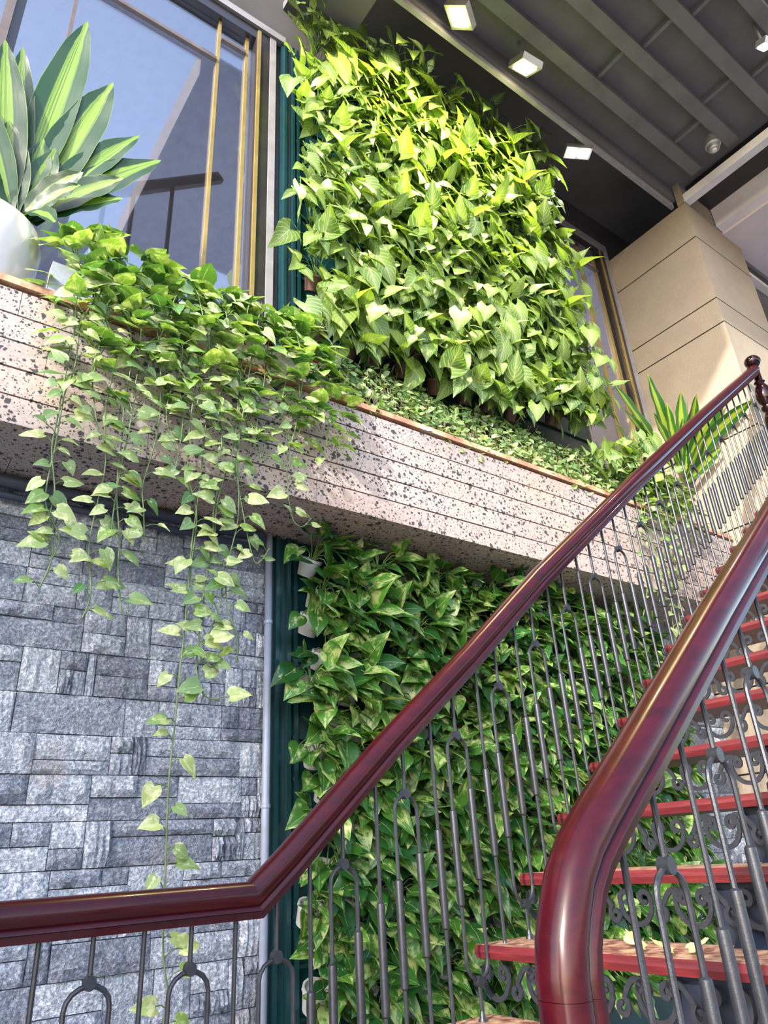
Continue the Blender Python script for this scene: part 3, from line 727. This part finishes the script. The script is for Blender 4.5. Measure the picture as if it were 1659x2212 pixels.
# ================================================================== TRAILING POTHOS
r = random.Random(77)
def strand(parent, pts, step=.055, size=.062, yy=2.27, light=0):
    """one hanging stem with its leaves; pts are points in world space"""
    off = parent.location; mb = MB(); P3 = [Vector(p) for p in pts]
    fine = []
    for i in range(len(P3)-1):
        a = P3[max(0, i-1)]; b = P3[i]; c = P3[i+1]; d = P3[min(len(P3)-1, i+2)]
        for q in range(6):
            t = q/6; fine.append(.5*((2*b)+(c-a)*t+(2*a-5*b+4*c-d)*t*t+(3*b-a-3*c+d)*t**3))
    fine.append(P3[-1])
    mb.tube([p-off for p in fine], .0028, 5, caps=False, up=Vector((0, 1, 0)))
    acc = 0; side = 1; pet = MB(); new_ = []
    for a, b in zip(fine[:-1], fine[1:]):
        acc += (b-a).length
        if acc > step*r.uniform(.8, 1.25):
            acc = 0; side = -side if r.random() < .85 else side
            d = Vector((side*r.uniform(.5, 1), r.uniform(-.8, .1), r.uniform(.0, .9))).normalized(); L = r.uniform(.02, .055)
            p = b+d*L; tip = Vector((side*r.uniform(.3, 1), r.uniform(-.4, .1), r.uniform(-.6, .35))); nrm = Vector((r.uniform(-.5, .5), -r.uniform(.8, 1.6), r.uniform(.2, 1)))
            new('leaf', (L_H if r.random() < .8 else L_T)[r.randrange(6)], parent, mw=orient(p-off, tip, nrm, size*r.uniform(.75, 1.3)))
            pet.tube(arc_pts(b-off, p-off, Vector((0, 0, .006)), 2), .0019, 4, caps=False)
    mb.v, mb.f = mb.v, mb.f; n0 = len(mb.v); mb.v += pet.v; mb.f += [tuple(n0+i for i in f) for f in pet.f]
    return mb.obj('vine', M['vine'], parent, smooth=True)
def mound(parent, cx, cy, cz, rx, ry, rz, n, size, lo=-.4):
    off = parent.location; pet = MB()
    for k in range(n):
        a = r.uniform(0, 6.28); e = r.uniform(lo, 1.3); d = Vector((math.cos(a)*math.cos(e), math.sin(a)*math.cos(e), math.sin(e)))
        if d.y > .3: d.y *= -1
        p = Vector((cx+d.x*rx, cy+d.y*ry, cz+d.z*rz))*1.0; q = Vector((cx, cy, cz-rz*.3))
        tip = Vector((d.x+r.uniform(-.5, .5), d.y*.7-.2, r.uniform(-.7, .35))); nrm = Vector((d.x*.5+r.uniform(-.3, .3), -.6, r.uniform(.4, 1.2)))
        new('leaf', L_T[r.randrange(6)], parent, mw=orient(p-off, tip, nrm, size*r.uniform(.7, 1.25)))
        if k % 2 == 0: pet.tube(arc_pts(q-off, p-off, Vector((0, 0, .03)), 3), .0022, 3, caps=False)
    o = pet.obj('stems', M['stem'], parent); o['kind'] = 'stuff'
def front(pts, y0=2.45, y1=2.27):
    """stem path given by picture points: starts in the pot, comes over the coping, then hangs in the plane y1"""
    return [atY(px_, py_, y1) for px_, py_ in pts]
names = ['beside the big white pot', 'second clump right of big white pot', 'in the middle of the left window', 'under the brass bar of the left window',
         'below the right frame of left window', 'where the hedge begins']
clumps = [
    (.42, .16, [[(165, 650), (160, 720), (137, 830), (125, 900), (112, 970), (118, 1060), (107, 1120), (113, 1200), (85, 1270)], [(205, 640), (175, 700), (162, 790), (140, 850), (120, 960), (98, 1080), (128, 1160), (110, 1210)]]),
    (.60, .20, [[(215, 640), (250, 760), (228, 880), (228, 1000), (212, 1080), (192, 1180), (196, 1280), (178, 1335)], [(270, 640), (285, 760), (268, 880), (262, 960), (252, 1060), (258, 1160), (255, 1230), (262, 1325)], [(235, 650), (215, 760), (200, 830), (215, 950)]]),
    (.82, .20, [[(330, 640), (345, 760), (345, 900), (328, 980), (308, 1050), (310, 1100), (312, 1170)], [(380, 640), (350, 720), (300, 800), (290, 870), (272, 960), (250, 1070), (240, 1150), (235, 1160)], [(370, 700), (395, 760), (360, 880), (372, 960)]]),
    (1.02, .20, [[(430, 640), (455, 780), (440, 960), (430, 1060), (415, 1170), (405, 1290), (392, 1420), (378, 1560), (364, 1700), (357, 1900), (352, 2050), (362, 2150), (350, 2225)],
                 [(480, 640), (512, 820), (505, 960), (470, 1080), (462, 1180), (440, 1280), (428, 1390), (425, 1450), (440, 1500), (470, 1512)], [(460, 700), (420, 850), (405, 1010), (425, 1110), (412, 1230), (418, 1290)], [(400, 700), (380, 780), (395, 900), (380, 1010)]]),
    (1.22, .18, [[(540, 650), (520, 800), (515, 1000), (514, 1120), (492, 1220), (490, 1300), (512, 1380), (510, 1430)], [(560, 680), (530, 860), (512, 1000), (520, 1080), (545, 1200), (560, 1215), (582, 1185)], [(500, 720), (475, 850), (480, 1000), (460, 1120), (480, 1270), (455, 1360), (430, 1400), (450, 1440), (490, 1430)]]),
    (1.42, .16, [[(620, 720), (645, 830), (643, 900), (622, 990), (622, 1060), (632, 1120), (652, 1138), (672, 1120)], [(640, 720), (655, 800), (640, 880), (600, 900)], [(585, 720), (570, 830), (555, 920), (565, 1000)]]),
]
for k, (cx, rx, sts) in enumerate(clumps):
    t = empty('trailing_pothos', (cx, 2.5, ZT+.03)); tag(t, 'trailing pothos hanging over the stone ledge, '+names[k], 'plant', 'trailing pothos over the left ledge')
    zz = ZT+.03
    new('pot', pot_mesh(M['beige'] if k else M['speck'], .085, .07, .17, .008), t, loc=(0, 0, .0))
    mound(t, cx, 2.50, zz+.24, rx, .17, .17+.02*(k % 3), 36, .118)
    mound(t, cx, 2.36, zz+.04, rx, .12, .10, 15, .105, -1.2)
    mound(t, cx+.03, 2.30, zz-.12, rx*.95, .06, .15, 17, .090, -1.2); mound(t, cx+.05, 2.30, zz-.30, rx*.8, .04, .14, 12, .072, -1.2)
    for s in sts:
        pts = front(s); pts = [Vector((cx, 2.5, zz+.2)), Vector(((cx+pts[0].x)/2, 2.36, zz+.16))]+pts
        strand(t, pts, .042, .060)
# right-hand trailing pothos behind the railing
rnames = ['at right end of the hedge, behind the handrail', 'beside the striped plant on the right, behind iron balusters']
for k, (cx, sts) in enumerate([(4.05, [[(1372, 1000), (1392, 1100), (1385, 1180), (1398, 1260), (1390, 1330)], [(1330, 990), (1372, 1060), (1400, 1150), (1420, 1215), (1430, 1260)], [(1400, 1010), (1425, 1090), (1440, 1170), (1420, 1290)]]),
                               (4.42, [[(1440, 1040), (1452, 1130), (1462, 1230), (1467, 1330), (1480, 1380)], [(1470, 1060), (1482, 1140), (1470, 1220), (1450, 1300), (1462, 1400)], [(1420, 1040), (1440, 1120), (1432, 1210), (1425, 1300)]])]):
    t = empty('trailing_pothos', (cx, 2.5, ZT+.03)); tag(t, 'trailing pothos '+rnames[k], 'plant', 'trailing pothos over the right ledge')
    new('pot', pot_mesh(M['bpot'], .085, .07, .17, .008), t, loc=(0, 0, 0))
    mound(t, cx, 2.48, ZT+.22, .20, .16, .16, 60, .085); mound(t, cx, 2.34, ZT+.02, .20, .08, .12, 34, .07, -1.2)
    for s in sts:
        pts = [Vector((cx, 2.5, ZT+.2))]+front(s, y1=2.29); strand(t, pts, .05, .055)

# ================================================================== STRIPED DRACAENAS
def strap(parent, base, tip, width, sag=.10, seed=0, face=None, wave=1, mat='drac'):
    rr = random.Random(seed); mb = MB(); mb.uv = []; off = parent.location; base = Vector(base); tip = Vector(tip); L = (tip-base).length
    n = 12; d = (tip-base).normalized(); view = face or Vector((-.25, -1, .1)); side = d.cross(view).normalized(); out = side.cross(d).normalized()
    prof = [.42, .55, .70, .86, .96, 1.0, 1.0, .97, .90, .78, .60, .34, .0]
    for i in range(n+1):
        t = i/n; c = base.lerp(tip, t) + Vector((0, 0, 1))*sag*L*math.sin(math.pi*t**.9) ; hw = width/2*prof[i]
        for u in (-1, -.5, 0, .5, 1):
            ed = wave*.006*math.sin(t*20+u*3+seed)*abs(u)
            p = c + side*u*hw + out*(.22*hw*(abs(u)-.5)) + out*ed
            mb.v.append(tuple(p-off)); mb.uv.append((.5+.5*u, t))
    for i in range(n):
        for j in range(4):
            a = i*5+j
            mb.f.append((a, a+1, a+6, a+5) if i < n-1 else (a, a+1, (i+1)*5+2))
    mb.obj('leaf', M[mat], parent, smooth=True)
# big white pot on the left
PX, PY = .045, 2.57
t = empty('striped_dracaena', (PX, PY, ZT+.30)); tag(t, 'large dracaena with yellow-striped leaves growing in the big white pot', 'plant')
dl = [((45, 420), (190, 45), 62, .04, 2.50), ((95, 360), (245, 178), 56, .05, 2.46), ((110, 360), (302, 292), 42, .13, 2.42), ((120, 370), (348, 346), 50, .12, 2.40),
      ((8, 390), (12, 85), 62, .0, 2.50), ((40, 380), (50, 100), 48, -.02, 2.56), ((90, 400), (268, 385), 44, .12, 2.38), ((70, 430), (180, 372), 46, .2, 2.36),
      ((90, 440), (266, 428), 40, .14, 2.40), ((60, 440), (95, 300), 50, 0, 2.52), ((20, 440), (-70, 160), 60, .05, 2.48), ((0, 430), (-130, 260), 60, .1, 2.42),
      ((80, 450), (175, 400), 36, .25, 2.34), ((50, 440), (140, 290), 50, .06, 2.54), ((30, 430), (45, 230), 55, 0, 2.58), ((60, 450), (120, 480), 44, .3, 2.36),
      ((70, 450), (120, 320), 44, .05, 2.5), ((20, 440), (20, 260), 60, 0, 2.52), ((100, 430), (210, 330), 40, .1, 2.5)]
for i, (b, tp, wpx, sag, yt) in enumerate(dl):
    B = atY(b[0]*.55+10, b[1]*.45+265, 2.55); B.z = min(B.z, ZT+.52); T = atY(tp[0], tp[1], yt)
    strap(t, B, T, wpx/1551*T.dot(FW)*(1.35 if tp[0] < 200 else 1.6), sag*.6, i)
MB().tube([(0, 0, -.05), (.01, 0, .12)], .03, 8).obj('trunk', M['twig'], t)
pt = MB(); pt.lathe([(.15, 0), (.175, .01), (.20, .10), (.22, .20), (.226, .29), (.215, .345), (.205, .345), (.195, .32), (.002, .31)], n=32)
o = pt.obj('plant_pot', M['bpot'], smooth=True, auto=50, loc=(PX-.01, PY-.01, ZT+.031)); tag(o, 'big rounded glossy white pot on the ledge at the left edge', 'pot')
MB().lathe([(.186, 0), (.02, .012), (.001, .013)], (0, 0, .325), 20).obj('potting_soil', M['soil'], o)
# speckled trough next to it
tr = MB(); tr.box((0, 0, 0), (.16, .02, .17)).box((0, .18, 0), (.16, .2, .17)).box((0, .02, 0), (.02, .18, .17)).box((.14, .02, 0), (.16, .18, .17)).box((.02, .02, 0), (.14, .18, .12))
o = tr.obj('planter_box', M['speck'], loc=(.285, YP+.02, ZT+.031)); tag(o, 'speckled grey square planter box between white pot and first trailing pothos', 'planter')
tr = MB(); tr.box((0, 0, 0), (.5, .02, .16)).box((0, .11, 0), (.5, .13, .16)).box((0, .02, 0), (.02, .11, .16)).box((.48, .02, 0), (.5, .11, .16)).box((.02, .02, 0), (.48, .11, .1))
for k, xx in enumerate((.46, 1.0)):
    o = new('planter_trough', tr.mesh('planter_trough', M['beige']) if k == 0 else bpy.data.meshes['planter_trough'], loc=(xx, YP+.002-.0, ZT+.031))
    tag(o, 'long beige trough with red rim under the trailing pothos, '+('nearer the big white pot' if k == 0 else 'nearer the hedge'), 'planter', 'beige troughs')
    e = MB(); e.box((-.004, -.004, .16), (.504, .012, .172)).obj('rim', M['redrim'], o); o.scale = (.94, .5, .9)
# right dracaena and its pot
t = empty('striped_dracaena', (4.45, 2.52, ZT+.2)); tag(t, 'striped dracaena standing before the column behind the climbing handrail', 'plant')
dr_ = [((1425, 975), (1322, 822), 24, .02), ((1432, 985), (1345, 880), 22, .0), ((1452, 960), (1398, 806), 26, .0), ((1462, 985), (1410, 890), 24, 0), ((1470, 960), (1470, 846), 24, 0), ((1460, 990), (1440, 870), 20, 0),
       ((1480, 970), (1505, 850), 22, .03), ((1485, 985), (1570, 848), 26, .12), ((1490, 990), (1628, 862), 24, .14), ((1490, 1010), (1555, 920), 22, .04), ((1485, 1030), (1525, 935), 22, .03), ((1490, 1040), (1560, 965), 18, .05),
       ((1440, 1000), (1380, 900), 22, 0), ((1480, 1030), (1495, 930), 20, .02), ((1485, 1035), (1475, 900), 22, .02)]
for i, (b, tp, wpx, sag) in enumerate(dr_):
    B = atY(b[0]*.5+740, b[1]*.5+520, 2.5); T = atY(tp[0], tp[1], 2.38 if tp[0] < 1500 else 2.2); T = atX(tp[0], tp[1], 4.95) if T.x > 4.95 else T; strap(t, B, T, wpx/1551*T.dot(FW)*1.55, sag*.5, i+40, mat='drac2')
pt = MB(); pt.lathe([(.075, 0), (.10, .2), (.105, .2), (.105, .215), (.092, .215), (.09, .19), (.002, .19)], n=20)
P_ = atY(1490, 1080, 2.45)
o = pt.obj('plant_pot', M['bpot'], smooth=True, auto=40, loc=(4.45, 2.51, ZT+.031)); tag(o, 'plain white tapered pot on ledge behind balusters, near the column', 'pot')
MB().box((-.02, -.108, .06), (.02, -.098, .10)).obj('pot_mark', M['paint'], o)

# fallen leaves on the lowest visible tread
for k, (a, b) in enumerate([((1362, 2036), 1.45), ((1392, 2044), 1.38), ((1452, 2052), 1.2), ((1488, 2050), 1.1)]):
    z1 = TZ0+.789*P; p = atZ(a[0], a[1], z1+.012); p = Vector((max(min(p.x, TX0+P+.22), TX0+P+.04), p.y, z1+.004))
    me = leaf_mesh('leaf', PR, (.1, .02), -.25, .25, M['dry'], k+5, 2.5)
    o = new('fallen_leaf', me, mw=orient(p+Vector((0, 0, .006)), Vector((r.uniform(-1, 1), r.uniform(-1, 1), .25)), Vector((0, -.3, 1)), .055))
    tag(o, 'dry yellow leaf lying on the lowest visible tread, '+['left of the others', 'beside the leftmost leaf', 'between two balusters', 'rightmost of the litter'][k], 'leaf', 'dry leaves on the tread')

# rail and posts built behind the left window to stand in for a reflection
ir = empty('reflection_railing', atY(370, 520, 3.3)); tag(ir, 'dark railing behind the left window, standing in for a reflection', 'railing'); off = ir.location
A, B = atY(215, 418, 3.3), atY(475, 384, 3.3)
q = MB(); q.sweep([A-off, B-off], [(-.02, -.035), (.02, -.035), (.02, .035), (-.02, .035)]); q.obj('handrail', M['brown'], ir)
for a, b in (((291, 408), (284, 470)), ((374, 398), (362, 530)), ((452, 388), (446, 540)), ((228, 416), (222, 470))):
    a3 = atY(*a, 3.3); MB().tube([a3-off, Vector((a3.x, a3.y, 1.9))-off], .014, 6).obj('post', M['brown'], ir)
